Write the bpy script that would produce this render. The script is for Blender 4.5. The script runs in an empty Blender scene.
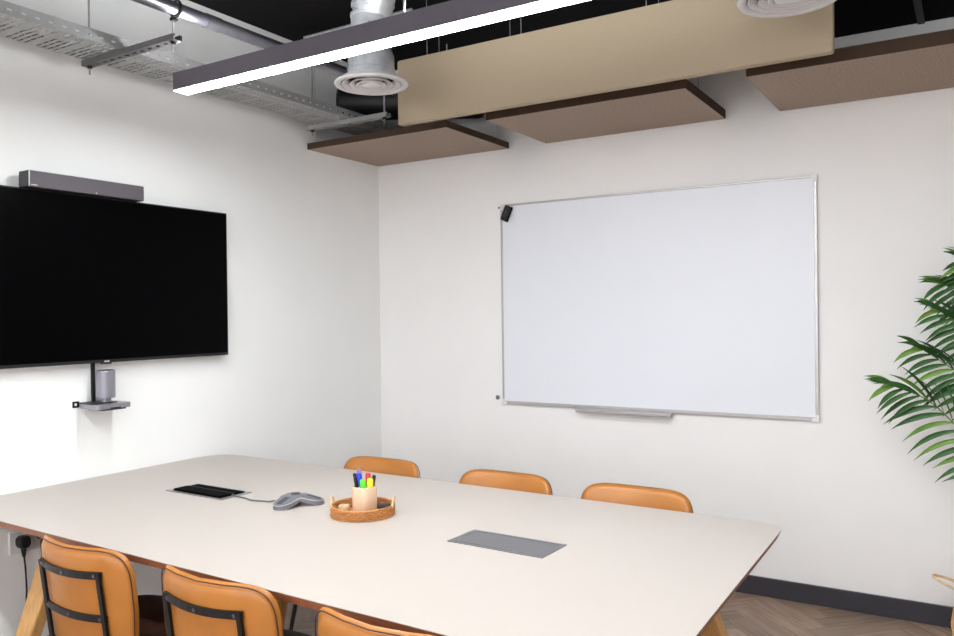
import bpy, bmesh, math, random
from mathutils import Vector, Matrix
random.seed(7)
PI = math.pi
col = bpy.context.scene.collection
sc = bpy.context.scene

# ------------------------------------------------------------------ materials
def s2l(c):
    return tuple(((v/255)/12.92 if v/255 <= .04045 else ((v/255+.055)/1.055)**2.4) for v in c)
def mat(name, rgb, rough=.5, metal=0., noise=0., nscale=20., bump=0., bscale=60., spec=.5, stretch=None, coat=0., rough_noise=0.):
    m = bpy.data.materials.new(name); m.use_nodes = True
    nt = m.node_tree; b = nt.nodes['Principled BSDF']
    c = s2l(rgb)
    b.inputs['Base Color'].default_value = (*c, 1)
    b.inputs['Roughness'].default_value = rough
    b.inputs['Metallic'].default_value = metal
    b.inputs['Specular IOR Level'].default_value = spec
    b.inputs['Coat Weight'].default_value = coat
    tc = nt.nodes.new('ShaderNodeTexCoord'); mp = nt.nodes.new('ShaderNodeMapping')
    nt.links.new(tc.outputs['Object'], mp.inputs['Vector'])
    if stretch: mp.inputs['Scale'].default_value = stretch
    if noise or rough_noise:
        n = nt.nodes.new('ShaderNodeTexNoise'); n.inputs['Scale'].default_value = nscale; n.inputs['Detail'].default_value = 6
        nt.links.new(mp.outputs[0], n.inputs['Vector'])
    if noise:
        r = nt.nodes.new('ShaderNodeValToRGB')
        r.color_ramp.elements[0].position = .3; r.color_ramp.elements[1].position = .7
        r.color_ramp.elements[0].color = (*[max(0, v*(1-noise)) for v in c], 1)
        r.color_ramp.elements[1].color = (*[min(1, v*(1+noise)) for v in c], 1)
        nt.links.new(n.outputs['Fac'], r.inputs['Fac']); nt.links.new(r.outputs['Color'], b.inputs['Base Color'])
    if rough_noise:
        mr = nt.nodes.new('ShaderNodeMapRange')
        mr.inputs['To Min'].default_value = max(0, rough-rough_noise); mr.inputs['To Max'].default_value = min(1, rough+rough_noise)
        nt.links.new(n.outputs['Fac'], mr.inputs['Value']); nt.links.new(mr.outputs[0], b.inputs['Roughness'])
    if bump:
        n2 = nt.nodes.new('ShaderNodeTexNoise'); n2.inputs['Scale'].default_value = bscale; n2.inputs['Detail'].default_value = 4
        nt.links.new(mp.outputs[0], n2.inputs['Vector'])
        bp = nt.nodes.new('ShaderNodeBump'); bp.inputs['Strength'].default_value = bump; bp.inputs['Distance'].default_value = .002
        nt.links.new(n2.outputs['Fac'], bp.inputs['Height']); nt.links.new(bp.outputs[0], b.inputs['Normal'])
    return m
def emis(name, rgb, strength):
    m = bpy.data.materials.new(name); m.use_nodes = True
    nt = m.node_tree; nt.nodes.clear()
    e = nt.nodes.new('ShaderNodeEmission'); o = nt.nodes.new('ShaderNodeOutputMaterial')
    e.inputs['Color'].default_value = (*rgb, 1); e.inputs['Strength'].default_value = strength
    nt.links.new(e.outputs[0], o.inputs['Surface']); return m

LIGHT_STRENGTH = 73.0; WINDOW_FILL = 88.0; UP = 64.0
M = dict(
 wall=mat('wall_paint', (241,239,238), .85, noise=.012, nscale=3, bump=.05, bscale=180, spec=.2),
 wall_left=mat('wall_paint_left', (243,243,242), .85, noise=.012, nscale=3, bump=.05, bscale=180, spec=.2),
 ceiling=mat('black_ceiling_paint', (24,21,24), .9, noise=.1, bump=.2, bscale=40, spec=.15),
 soffit=mat('grey_soffit', (70,66,66), .9),
 base=mat('charcoal_skirting', (52,50,58), .45, noise=.04),
 top=mat('table_laminate', (181,172,165), .38, noise=.01, nscale=5, spec=.3, rough_noise=.05),
 edge=mat('table_edge_ply', (140,86,58), .45, noise=.2, nscale=40, stretch=(1,1,6)),
 oak=mat('oak_wood', (196,150,92), .5, noise=.16, nscale=9, stretch=(9,9,1), bump=.1),
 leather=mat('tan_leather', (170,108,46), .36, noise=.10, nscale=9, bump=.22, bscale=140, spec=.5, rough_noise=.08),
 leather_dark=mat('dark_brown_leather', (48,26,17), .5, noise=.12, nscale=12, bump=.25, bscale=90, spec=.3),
 piping=mat('brown_piping', (70,38,20), .5, noise=.1),
 black_metal=mat('black_metal', (22,21,22), .42, metal=.3, noise=.08),
 black_plastic=mat('black_plastic', (10,9,10), .5, noise=.05),
 bezel=mat('tv_bezel', (38,37,40), .4, metal=.4, noise=.04),
 screen=mat('tv_screen', (2,2,3), .3, spec=.04, noise=.05),
 grey_plastic=mat('grey_speaker_cloth', (86,80,86), .6, noise=.06, nscale=300, bump=.2, bscale=500),
 dark_plastic=mat('dark_grey_plastic', (50,46,50), .5, noise=.05),
 silver=mat('silver_plastic', (150,148,158), .35, metal=.6, noise=.03),
 phone=mat('phone_grey', (118,117,124), .42, metal=.3, noise=.05),
 phone_dark=mat('phone_dark_grille', (70,70,76), .6, noise=.1, nscale=200),
 galv=mat('galvanised_steel', (206,208,213), .32, metal=.6, noise=.14, nscale=30, rough_noise=.12),
 galv_dull=mat('galvanised_dull', (168,168,168), .5, metal=.45, noise=.10, nscale=45, rough_noise=.1),
 strut=mat('strut_steel', (112,110,112), .5, metal=.5, noise=.1, nscale=40),
 conduit=mat('steel_conduit', (126,123,132), .3, metal=.9, noise=.1, nscale=20),
 vent=mat('white_vent_enamel', (214,211,212), .45, noise=.02),
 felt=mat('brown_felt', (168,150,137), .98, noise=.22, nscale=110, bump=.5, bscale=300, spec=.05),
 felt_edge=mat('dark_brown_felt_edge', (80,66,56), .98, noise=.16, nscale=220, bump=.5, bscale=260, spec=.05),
 baffle=mat('beige_felt', (180,164,141), .9, noise=.03, nscale=160, bump=.2, bscale=260, spec=.1),
 fixture=mat('fixture_grey', (104,98,107), .45, metal=.3, noise=.03),
 glow=emis('led_diffuser', (.955,.99,1.0), LIGHT_STRENGTH),
 glow_up=emis('led_uplight', (.955,.99,1.0), UP),
 board=mat('whiteboard_enamel', (231,233,240), .32, noise=.006, nscale=3, spec=.35),
 alu=mat('aluminium', (190,186,187), .38, metal=.5, noise=.03),
 white_plastic=mat('white_plastic', (225,224,222), .4, noise=.01),
 beige=mat('beige_plastic', (232,202,172), .55, noise=.02),
 rattan=mat('rattan', (186,124,68), .6, noise=.22, nscale=90, bump=.8, bscale=200),
 rattan_pale=mat('pale_cane', (214,184,146), .6, noise=.12, nscale=60, bump=.3),
 seagrass=mat('seagrass', (214,168,112), .8, noise=.2, nscale=60, bump=.8, bscale=110),
 lid=mat('anodised_lid', (116,115,120), .4, metal=.5, noise=.03),
 rim=mat('metal_rim', (140,138,140), .35, metal=.6, noise=.03),
 brush=mat('black_brush', (6,6,6), .95, spec=.06, noise=.3, nscale=300, bump=.6, bscale=400),
 red=mat('red_cap', (214,40,58), .4, noise=.02), blue=mat('blue_cap', (30,50,200), .4, noise=.02),
 green=mat('green_cap', (90,214,50), .4, noise=.02), yellow=mat('yellow_cap', (236,220,40), .4, noise=.02),
 lilac=mat('lilac_cap', (128,110,150), .4, noise=.02),
 soil=mat('soil', (50,38,30), .95, noise=.3, bump=.8),
 stem=mat('palm_stem', (86,110,52), .5, noise=.15, nscale=20),
 leaf=mat('palm_leaf', (50,92,40), .42, noise=.35, nscale=7, spec=.4),
 leaf_light=mat('palm_leaf_young', (104,142,56), .42, noise=.25, nscale=9, spec=.4),
)
# leaves let a little light through
for k in ('leaf', 'leaf_light'):
    M[k].node_tree.nodes['Principled BSDF'].inputs['Subsurface Weight'].default_value = .12
    M[k].node_tree.nodes['Principled BSDF'].inputs['Subsurface Radius'].default_value = (.01,.02,.005)

# herringbone floor material: each plank island gets its own tone, grain runs along its UVs
def floor_mat():
    m = bpy.data.materials.new('herringbone_oak'); m.use_nodes = True
    nt = m.node_tree; b = nt.nodes['Principled BSDF']; L = nt.links.new
    uv = nt.nodes.new('ShaderNodeUVMap'); uv.uv_map = 'UVMap'
    mp = nt.nodes.new('ShaderNodeMapping'); mp.inputs['Scale'].default_value = (2.2, 26, 1)
    L(uv.outputs[0], mp.inputs['Vector'])
    geo = nt.nodes.new('ShaderNodeNewGeometry')
    n = nt.nodes.new('ShaderNodeTexNoise'); n.noise_dimensions = '4D'; n.inputs['Scale'].default_value = 1.6; n.inputs['Detail'].default_value = 6; n.inputs['Distortion'].default_value = .6
    mul = nt.nodes.new('ShaderNodeMath'); mul.operation = 'MULTIPLY'; mul.inputs[1].default_value = 40
    L(geo.outputs['Random Per Island'], mul.inputs[0]); L(mul.outputs[0], n.inputs['W']); L(mp.outputs[0], n.inputs['Vector'])
    r = nt.nodes.new('ShaderNodeValToRGB')
    r.color_ramp.elements[0].position = .3; r.color_ramp.elements[0].color = (*s2l((122,99,84)), 1)
    r.color_ramp.elements[1].position = .72; r.color_ramp.elements[1].color = (*s2l((166,142,125)), 1)
    L(n.outputs['Fac'], r.inputs['Fac'])
    hsv = nt.nodes.new('ShaderNodeHueSaturation'); mr = nt.nodes.new('ShaderNodeMapRange')
    mr.inputs['To Min'].default_value = .78; mr.inputs['To Max'].default_value = 1.15
    L(geo.outputs['Random Per Island'], mr.inputs['Value']); L(mr.outputs[0], hsv.inputs['Value']); L(r.outputs['Color'], hsv.inputs['Color'])
    L(hsv.outputs['Color'], b.inputs['Base Color'])
    b.inputs['Roughness'].default_value = .42
    bp = nt.nodes.new('ShaderNodeBump'); bp.inputs['Strength'].default_value = .12; bp.inputs['Distance'].default_value = .002
    L(n.outputs['Fac'], bp.inputs['Height']); L(bp.outputs[0], b.inputs['Normal'])
    return m
M['floor'] = floor_mat()

# ------------------------------------------------------------------ helpers
def V(*a): return Vector(a)
def obj(name, bm, m, parent=None, smooth=False, bevel=0., bseg=2):
    me = bpy.data.meshes.new(name)
    bmesh.ops.recalc_face_normals(bm, faces=bm.faces)
    bm.to_mesh(me); bm.free()
    mats = m if isinstance(m, (list, tuple)) else [m]
    for x in mats: me.materials.append(x)
    if smooth:
        for p in me.polygons: p.use_smooth = True
        if smooth != 'all':
            me.set_sharp_from_angle(angle=math.radians(smooth if smooth is not True else 40))
    o = bpy.data.objects.new(name, me); col.objects.link(o)
    if parent: o.parent = parent
    if bevel:
        md = o.modifiers.new('bevel', 'BEVEL'); md.width = bevel; md.segments = bseg; md.limit_method = 'ANGLE'; md.angle_limit = .6
        for p in me.polygons: p.use_smooth = True
        me.set_sharp_from_angle(angle=math.radians(50))
    return o
def tag(o, label, cat, group=None):
    o['label'] = label; o['category'] = cat
    if group: o['group'] = group
    return o
def thing(name, label, cat, loc=(0,0,0), rz=0, group=None):
    o = bpy.data.objects.new(name, None); col.objects.link(o)
    o.location = loc; o.rotation_euler = (0,0,rz); o.empty_display_size = .1
    return tag(o, label, cat, group)
def struct(name, bm, m, **k):
    o = obj(name, bm, m, **k); o['kind'] = 'structure'; return o
def box(bm, a, b, mi=0, mtx=None):
    x0,y0,z0 = a; x1,y1,z1 = b
    vs = [bm.verts.new(p) for p in ((x0,y0,z0),(x1,y0,z0),(x1,y1,z0),(x0,y1,z0),(x0,y0,z1),(x1,y0,z1),(x1,y1,z1),(x0,y1,z1))]
    if mtx: 
        for v in vs: v.co = mtx @ v.co
    for f in ((0,3,2,1),(4,5,6,7),(0,1,5,4),(1,2,6,5),(2,3,7,6),(3,0,4,7)):
        bm.faces.new([vs[i] for i in f]).material_index = mi
    return bm
def B(a, b): return box(bmesh.new(), a, b)
def frame_of(d):
    d = d.normalized(); up = V(0,0,1) if abs(d.z) < .95 else V(1,0,0)
    r = d.cross(up).normalized(); return r, r.cross(d).normalized()
def tube(bm, pts, r, n=10, cap=True, closed=False):
    pts = [Vector(p) for p in pts]; rings = []; N = len(pts)
    rr = r if isinstance(r, (list, tuple)) else [r]*N
    prev = None
    for i, p in enumerate(pts):
        a = pts[(i-1) % N] if (closed or i) else p; c = pts[(i+1) % N] if (closed or i < N-1) else p
        d = (c-a).normalized()
        if prev is None: u, w = frame_of(d)
        else:
            u = (prev - d*prev.dot(d)).normalized(); w = u.cross(d).normalized()
        prev = u
        rings.append([bm.verts.new(p + (u*math.cos(t)+w*math.sin(t))*rr[i]) for t in (2*PI*k/n for k in range(n))])
    for i in range(N if closed else N-1):
        A, Bq = rings[i], rings[(i+1) % N]
        for k in range(n): bm.faces.new((A[k], A[(k+1)%n], Bq[(k+1)%n], Bq[k]))
    if cap and not closed: bm.faces.new(rings[0]); bm.faces.new(rings[-1][::-1])
    return bm
def T(pts, r, n=10, **k): return tube(bmesh.new(), pts, r, n, **k)
def lathe(bm, prof, c=(0,0,0), n=48, cap=False):
    rings = []
    for r, z in prof:
        rings.append([bm.verts.new((c[0]+r*math.cos(2*PI*k/n), c[1]+r*math.sin(2*PI*k/n), c[2]+z)) for k in range(n)])
    for A, Bq in zip(rings, rings[1:]):
        for k in range(n): bm.faces.new((A[k], A[(k+1)%n], Bq[(k+1)%n], Bq[k]))
    if cap: bm.faces.new(rings[0]); bm.faces.new(rings[-1])
    return bm
def prism(bm, poly, z0, z1, mi=0, side=None):
    lo = [bm.verts.new((x,y,z0)) for x,y in poly]; hi = [bm.verts.new((x,y,z1)) for x,y in poly]; n = len(poly)
    bm.faces.new(lo[::-1]).material_index = mi; bm.faces.new(hi).material_index = mi
    for i in range(n): bm.faces.new((lo[i], lo[(i+1)%n], hi[(i+1)%n], hi[i])).material_index = mi if side is None else side
    return bm
def bar(bm, a, b, w, t, up=V(0,0,1)):
    """rectangular bar a->b, width w across `side`, thickness t along `up`"""
    a = Vector(a); b = Vector(b); d = (b-a).normalized(); s = d.cross(up).normalized(); u = s.cross(d).normalized()
    vs = []
    for p in (a, b):
        for i, j in ((-1,-1),(1,-1),(1,1),(-1,1)): vs.append(bm.verts.new(p + s*w/2*i + u*t/2*j))
    for f in ((0,1,2,3),(7,6,5,4),(0,4,5,1),(1,5,6,2),(2,6,7,3),(3,7,4,0)): bm.faces.new([vs[i] for i in f])
    return bm
def arc_poly(pts, rad, n=6):
    """round the corners of a 2-D polygon"""
    out = []; N = len(pts)
    for i in range(N):
        p0 = Vector(pts[i-1]); p = Vector(pts[i]); p1 = Vector(pts[(i+1)%N])
        r = rad[i] if isinstance(rad, (list,tuple)) else rad
        a = p + (p0-p).normalized()*r; b = p + (p1-p).normalized()*r
        for k in range(n+1):
            t = k/n; out.append(tuple(a*(1-t)**2 + p*2*t*(1-t) + b*t*t))
    return out
def perforated(bm, xs, ys, hole, fn):
    """grid of quads with missing cells; xs, ys edge coordinates; hole(i,j)->bool; fn(x,y)->point"""
    g = {}
    def v(i, j):
        if (i,j) not in g: g[i,j] = bm.verts.new(fn(xs[i], ys[j]))
        return g[i,j]
    for i in range(len(xs)-1):
        for j in range(len(ys)-1):
            if not hole(i, j): bm.faces.new((v(i,j), v(i+1,j), v(i+1,j+1), v(i,j+1)))
    return bm
def solid(o, t, off=0):
    md = o.modifiers.new('sheet', 'SOLIDIFY'); md.thickness = t; md.offset = off; return o

# ------------------------------------------------------------------ the room
RX, FY, CZ = 5.4, -6.6, 3.09
def herringbone():
    bm = bmesh.new(); uvl = bm.loops.layers.uv.new('UVMap')
    w, n = .10, 5; l = w*n; g = .0006
    c45 = math.cos(PI/4)
    def add(x, y, horiz):
        a, b = (x+g, y+g), ((x+l-g, y+w-g) if horiz else (x+w-g, y+l-g))
        P = [(a[0],a[1]),(b[0],a[1]),(b[0],b[1]),(a[0],b[1])]
        W = [(p[0]*c45-p[1]*c45, p[0]*c45+p[1]*c45) for p in P]
        cx = sum(p[0] for p in W)/4; cy = sum(p[1] for p in W)/4
        if not (-.3 < cx < RX+.3 and FY-.3 < cy < .3): return
        vs = [bm.verts.new((p[0], p[1], 0)) for p in W]
        try: f = bm.faces.new(vs)
        except ValueError: return
        for lp, p in zip(f.loops, P):
            lp[uvl].uv = ((p[0]-x), (p[1]-y)) if horiz else ((p[1]-y), (p[0]-x))
    K = int(16/w)
    for k in range(-K, K):
        for m in range(-14, 14):
            add(k*w + m*2*l, k*w, True)
            add(k*w, (k-2*n+1)*w + m*2*l, False)
    for co_, no in (((0,0,0),(-1,0,0)),((RX,0,0),(1,0,0)),((0,0,0),(0,1,0)),((0,FY,0),(0,-1,0))):
        bmesh.ops.bisect_plane(bm, geom=bm.verts[:]+bm.edges[:]+bm.faces[:], plane_co=co_, plane_no=no, clear_outer=True)
    for f in bm.faces: f.material_index = 0
    box(bm, (0,FY,-.05), (RX,0,-.0012), mi=1)
    return bm
struct('floor', herringbone(), [M['floor'], mat('dark_joint', (74,60,52), .9)])
struct('wall_left', B((-.12,FY,-.05), (0,.12,CZ+.1)), M['wall_left'])
struct('wall_back', B((0,0,-.05), (RX,.12,CZ+.1)), M['wall'])
struct('wall_right', B((RX,FY,-.05), (RX+.12,.12,CZ+.1)), M['wall'])
bm = bmesh.new(); wx0, wx1, wz0, wz1 = .5, 4.9, .85, 2.75
for a, b in (((-.12,FY-.12,-.05),(wx0,FY,CZ+.1)),((wx1,FY-.12,-.05),(RX+.12,FY,CZ+.1)),((wx0,FY-.12,-.05),(wx1,FY,wz0)),((wx0,FY-.12,wz1),(wx1,FY,CZ+.1))): box(bm, a, b)
struct('wall_front', bm, M['wall'])
bm = bmesh.new(); 
for a, b in (((wx0,wz0),(wx1,wz0+.05)),((wx0,wz1-.05),(wx1,wz1)),((wx0,wz0+.05),(wx0+.05,wz1-.05)),((wx1-.05,wz0+.05),(wx1,wz1-.05)),((1.94,wz0+.05),(1.99,wz1-.05)),((3.41,wz0+.05),(3.46,wz1-.05))): box(bm, (a[0],FY-.09,a[1]), (b[0],FY-.03,b[1]))
struct('added_window_1', bm, M['alu'])  # unseen window, added so more light reaches the walls
# daylight added at the unseen window opening to brighten the room
ld = bpy.data.lights.new('window_fill', 'AREA'); ld.shape = 'RECTANGLE'; ld.size = wx1-wx0-.1; ld.size_y = wz1-wz0-.1
ld.energy = WINDOW_FILL; ld.color = (.96,.98,1.0)
lo_ = bpy.data.objects.new('window_fill', ld); col.objects.link(lo_); lo_.location = ((wx0+wx1)/2, FY-.1, (wz0+wz1)/2); lo_.rotation_euler = (PI/2, 0, 0)
struct('ceiling', B((0,FY,CZ), (RX,0,CZ+.1)), M['ceiling'])
struct('baseboard_back', B((.018,-.016,0), (RX,0,.095)), M['base'], bevel=.002)
struct('baseboard_left', B((0,FY,0), (.016,0,.095)), M['base'], bevel=.002)

# ------------------------------------------------------------------ ceiling services
# cable tray
TZ = 2.575; tx0, tx1 = .175, .428; ty0, ty1 = -4.0, -.06
tray = thing('cable_tray', 'perforated galvanised cable tray running high along the left wall', 'cable tray', (0,0,0))
xs = [tx0]; nc = 5; gap = .011; slot = (tx1-tx0-gap*(nc+1))/nc
for i in range(nc): xs += [xs[-1]+gap]; xs += [xs[-1]+slot]
xs.append(tx1)
ys = [ty0]; y = ty0; rows = 0
while y < ty1-.03:
    y += .014; ys.append(y); y += .010; ys.append(y); rows += 1
ys.append(ty1)
bmm = bmesh.new()
perforated(bmm, xs, ys, lambda i, j: i % 2 == 1 and j % 2 == 1 and (j//2) % 5 != 4, lambda a, b: (a, b, TZ))
solid(obj('tray_base', bmm, M['galv_dull'], tray), .0015)
for sx in (tx0, tx1):
    ys2 = [ty0]; y = ty0
    while y < ty1-.06: y += .034; ys2.append(y); y += .018; ys2.append(y)
    ys2.append(ty1)
    bmm = bmesh.new()
    perforated(bmm, [0,.016,.024,.046], ys2, lambda i, j: i == 1 and j % 2 == 1, lambda a, b: (sx, b, TZ+a))
    s = 1 if sx == tx0 else -1
    lip = [(sx,.046),(sx+s*.008,.048),(sx+s*.008,.042)]
    for p0, p1 in zip(lip, lip[1:]):
        vs = [bmm.verts.new((p0[0],ty0,TZ+p0[1])), bmm.verts.new((p0[0],ty1,TZ+p0[1])), bmm.verts.new((p1[0],ty1,TZ+p1[1])), bmm.verts.new((p1[0],ty0,TZ+p1[1]))]
        bmm.faces.new(vs)
    solid(obj('side_flange', bmm, M['galv_dull'], tray), .0015)

def strut_channel(y, x0, x1, m, label, ztop=TZ-.0015, h=.022):
    t = thing('support_strut', label, 'bracket', (0,0,0), 0, 'channel struts under the cable tray')
    w = .041; bmm = bmesh.new()
    xs = [x0]; x = x0
    while x < x1-.06: x += .022; xs.append(x); x += .028; xs.append(x)
    xs.append(x1)
    perforated(bmm, xs, [y-w/2, y-.007, y+.007, y+w/2], lambda i, j: j == 1 and i % 2 == 1, lambda a, b: (a, b, ztop-h))
    for yy, s in ((y-w/2,1),(y+w/2,-1)):
        pts = [(yy,ztop-h),(yy,ztop),(yy+s*.009,ztop),(yy+s*.009,ztop-.006)]
        for p0, p1 in zip(pts, pts[1:]):
            bmm.faces.new([bmm.verts.new(q) for q in ((x0,p0[0],p0[1]),(x1,p0[0],p0[1]),(x1,p1[0],p1[1]),(x0,p1[0],p1[1]))])
    bmesh.ops.remove_doubles(bmm, verts=bmm.verts, dist=1e-5)
    solid(obj('channel', bmm, m, t), .0022)
    return t
def rod(t, x, y, z0, z1, zb):
    obj('threaded_rod', T([(x,y,z0),(x,y,z1)], .0042, 8), M['galv_dull'], t, smooth=True)
    bmm = bmesh.new(); lathe(bmm, [(.0095,zb-.009),(.0095,zb)], (x,y,0), 6, cap=True)
    lathe(bmm, [(.013,zb),(.013,zb+.002)], (x,y,0), 16, cap=True)
    obj('nut', bmm, M['black_metal'], t)
sy1 = -2.19
st = strut_channel(sy1, .155, .765, M['strut'], 'grey slotted channel bracket hanging on rods under the near end of the tray')
zb = TZ-.0015-.022-.0025
rod(st, .182, sy1, zb-.035, CZ, zb)
rod(st, .738, sy1, zb-.035, 2.640, zb)
sy2 = -.765
st2 = strut_channel(sy2, .10, .69, M['galv_dull'], 'pale slotted channel bracket under the far end of the tray beside the round vent')
rod(st2, .127, sy2, zb-.03, CZ, zb); rod(st2, .662, sy2, zb-.03, CZ, zb)

# conduit pipe above the tray
pz, px = 2.674, .757
cp = thing('conduit_pipe', 'shiny steel pipe running above the cable tray near the ceiling', 'pipe', (0,0,0))
obj('pipe', T([(px,-4.2,pz),(px,-.75,pz)], .027, 24), M['conduit'], cp, smooth=True)
obj('coupling', T([(px,-2.05,pz),(px,-1.98,pz)], .030, 24), M['conduit'], cp, smooth=True)
bmm = bmesh.new(); ring = [(px+.032*math.cos(a), sy1, pz+.034*math.sin(a)) for a in [2*PI*k/24 for k in range(24)]]
tube(bmm, ring, .0045, 6, closed=True); box(bmm, (px-.026,sy1-.010,pz-.042), (px-.002,sy1+.010,pz-.030))
obj('pipe_clamp', bmm, M['black_metal'], cp, smooth=True)
obj('hanger_rod', T([(px,-.9,pz+.027),(px,-.9,CZ)], .004, 8), M['galv_dull'], cp, smooth=True)
obj('hanger_rod', T([(px,-3.3,pz+.027),(px,-3.3,CZ)], .004, 8), M['galv_dull'], cp, smooth=True)

# thin conduit across the ceiling
bmm = bmesh.new(); tube(bmm, [(.3,-1,2.99),(1.03,-1,2.99)], .011, 14)
cs = thing('ceiling_rail', 'thin steel rail under the black ceiling left of the silver duct', 'rail')
obj('rail', bmm, M['galv'], cs, smooth=True)
for x in (.98,): obj('hanger_rod', T([(x,-1,2.99),(x,-1,CZ)], .004, 8), M['galv_dull'], cs)

# black insulated duct crossing the corner
a, b = V(.15,-.56,2.752), V(.92,-.13,2.745)
d = (b-a).normalized(); R_ = .105
pts = []; rr = []
for s, r in ((0,.075),(.003,.087),(.009,.096),(.018,.102),(.03,R_)): pts.append(a+d*s); rr.append(r)
L_ = (b-a).length
for s, r in ((.03,R_),(.018,.102),(.009,.096),(.003,.087),(0,.075)): pts.append(b-d*s); rr.append(r)
bd = thing('insulated_duct', 'short black insulated duct crossing the far corner behind the round vent', 'duct')
obj('duct_body', T(pts, rr, 36), M['black_plastic'], bd, smooth=True)
for k in (.25, .75):
    p = a+d*L_*k; obj('hanger_rod', T([p+V(0,0,.1), V(p.x,p.y,CZ)], .004, 8), M['galv_dull'], bd)

# black duct run along the back wall on the right
bmm = bmesh.new(); box(bmm, (2.62,-.62,2.785), (RX-.01,-.004,CZ-.002))
bb = thing('boxed_duct', 'black boxed duct above the right-hand brown ceiling panel', 'duct')
obj('casing', bmm, mat('black_casing', (6,6,6), .9, noise=.05, spec=.1), bb, bevel=.004)
bmm = bmesh.new()
bmm.free()
for x in (3.2, 4.2): obj('joint_flange', B((x,-.626,2.779), (x+.03,-.004,CZ-.002)), M['black_plastic'], bb)

# round diffuser vents with ducts
def vent(x, y, z, r, label, duct):
    t = thing('air_vent', label, 'vent', (x,y,z), 0, 'round ceiling air vents')
    bmm = bmesh.new()
    lathe(bmm, [(r*.80,.012),(r*.84,.0),(r*.97,-.002),(r,.004),(r*.99,.010),(r*.86,.014),(r*.80,.03)], n=64)
    obj('rim', bmm, M['vent'], t, smooth='all')
    for k, (r0, r1, z0) in enumerate(((.60,.79,.008),(.42,.585,.006),(.25,.40,.004))):
        bmm = bmesh.new(); lathe(bmm, [(r*r0,z0+.020),(r*(r0+.02),z0+.008),(r*(r1-.03),z0-.006),(r*r1,z0-.007),(r*r1,z0-.003),(r*(r0+.03),z0+.014)], n=64)
        obj('louvre_ring', bmm, M['vent'], t, smooth='all')
    bmm = bmesh.new(); lathe(bmm, [(.0005,-.010),(r*.15,-.008),(r*.27,-.002),(r*.28,.003),(.0005,.01)], n=48)
    obj('centre_cone', bmm, M['vent'], t, smooth='all')
    bmm = bmesh.new(); lathe(bmm, [(.0005,.085),(r*.58,.085),(r*.58,.034),(r*.78,.029)], n=48)
    obj('plenum_inside', bmm, M['dark_plastic'], t)
    n = r*.62
    bmm = bmesh.new(); lathe(bmm, [(r*.82,.014),(r*.80,.03),(n,.036),(n,.062),(n*1.03,.064),(n*1.03,.072),(n,.074),(n,.13),(n*.97,.135),(n*.85,.175),(n*.85,.30),(n*.88,.302),(n*.88,.315),(n*.84,.317)], n=64)
    obj('neck', bmm, M['galv'], t, smooth=50)
    q = n*.84
    if duct:
        # elbow swinging to the right, with ribs
        pts = [V(0,0,.317), V(.012,0,.345), V(.022,0,.37)]
        for k in range(1,9):
            a = k/8*PI/2*.6; pts.append(V(.028+.30*(1-math.cos(a)), 0, .38+.16*math.sin(a)))
        l = pts[-1]; dd = (pts[-1]-pts[-2]).normalized()
        pts.append(l+dd*.12)
        obj('elbow_duct', T(pts, q*1.05, 40), M['galv'], t, smooth=True)
        bmm = bmesh.new(); lathe(bmm, [(q*1.05,.345),(q*1.12,.347),(q*1.12,.36),(q*1.05,.362)], (.014,0,0), n=48)
        lathe(bmm, [(q*1.05,.395),(q*1.09,.397),(q*1.09,.403),(q*1.05,.405)], (.030,0,0), n=48)
        obj('duct_clip', bmm, M['galv'], t, smooth=40)
    else:
        obj('elbow_duct', T([V(0,0,.317), V(0,0,CZ-z)], q, 40), M['galv'], t, smooth=True)
    return t
vent(1.128, -1.445, 2.492, .166, 'round white ceiling vent with silver duct left of the beige panel', True)
vent(2.90, -1.44, 2.492, .166, 'round white ceiling vent cut by the top edge, before the beige panel', False)

# linear pendant lights
def linear(x0, x1, y, z, label, wires):
    t = thing('linear_pendant_light', label, 'light', (x0, y, z), 0, 'linear pendant lights')
    L = x1-x0; w = .072; h = .072
    bmm = bmesh.new()
    # inverted U housing
    prof = [(-w/2,0),(-w/2,h),(w/2,h),(w/2,0),(w/2-.003,0),(w/2-.003,h-.05),(-w/2+.003,h-.05),(-w/2+.003,0)]
    A = [bmm.verts.new((0,p[0],p[1])) for p in prof]; C_ = [bmm.verts.new((L,p[0],p[1])) for p in prof]
    for i in range(8): bmm.faces.new((A[i],A[(i+1)%8],C_[(i+1)%8],C_[i]))
    obj('housing', bmm, M['fixture'], t)
    bmm = bmesh.new(); box(bmm, (-.003,-w/2,0), (0,w/2,h)); obj('end_cap', bmm, M['fixture'], t)
    bmm = bmesh.new(); box(bmm, (L,-w/2,0), (L+.003,w/2,h)); obj('end_cap', bmm, M['fixture'], t)
    bmm = bmesh.new(); box(bmm, (.001,-w/2+.003,-.003), (L-.001,w/2-.003,.012)); obj('diffuser', bmm, M['glow'], t)
    bmm = bmesh.new(); box(bmm, (.02,-w/2+.012,h), (L-.02,w/2-.012,h+.003)); obj('upper_diffuser', bmm, M['glow_up'], t)
    for wx in wires:
        obj('suspension_wire', T([(wx-x0,0,h),(wx-x0-.02,0,CZ-z)], .0014, 6), M['galv'], t)
        obj('suspension_wire', T([(wx-x0,0,h),(wx-x0+.04,0,CZ-z)], .0014, 6), M['galv'], t)
    return t
linear(.600, 3.25, -2.05, 2.405, 'long grey linear pendant light glowing over the conference table', (1.77, 2.9))
linear(.578, 4.4, -3.5, 2.405, 'added unseen linear fill light just behind the near chairs', (1.77, 3.2))  # unseen lamp, added to brighten walls and table
linear(.578, 4.4, -5.4, 2.405, 'added unseen linear fill light closest to the added window', (1.77, 3.2))  # another unseen lamp added as fill from behind the camera

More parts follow.
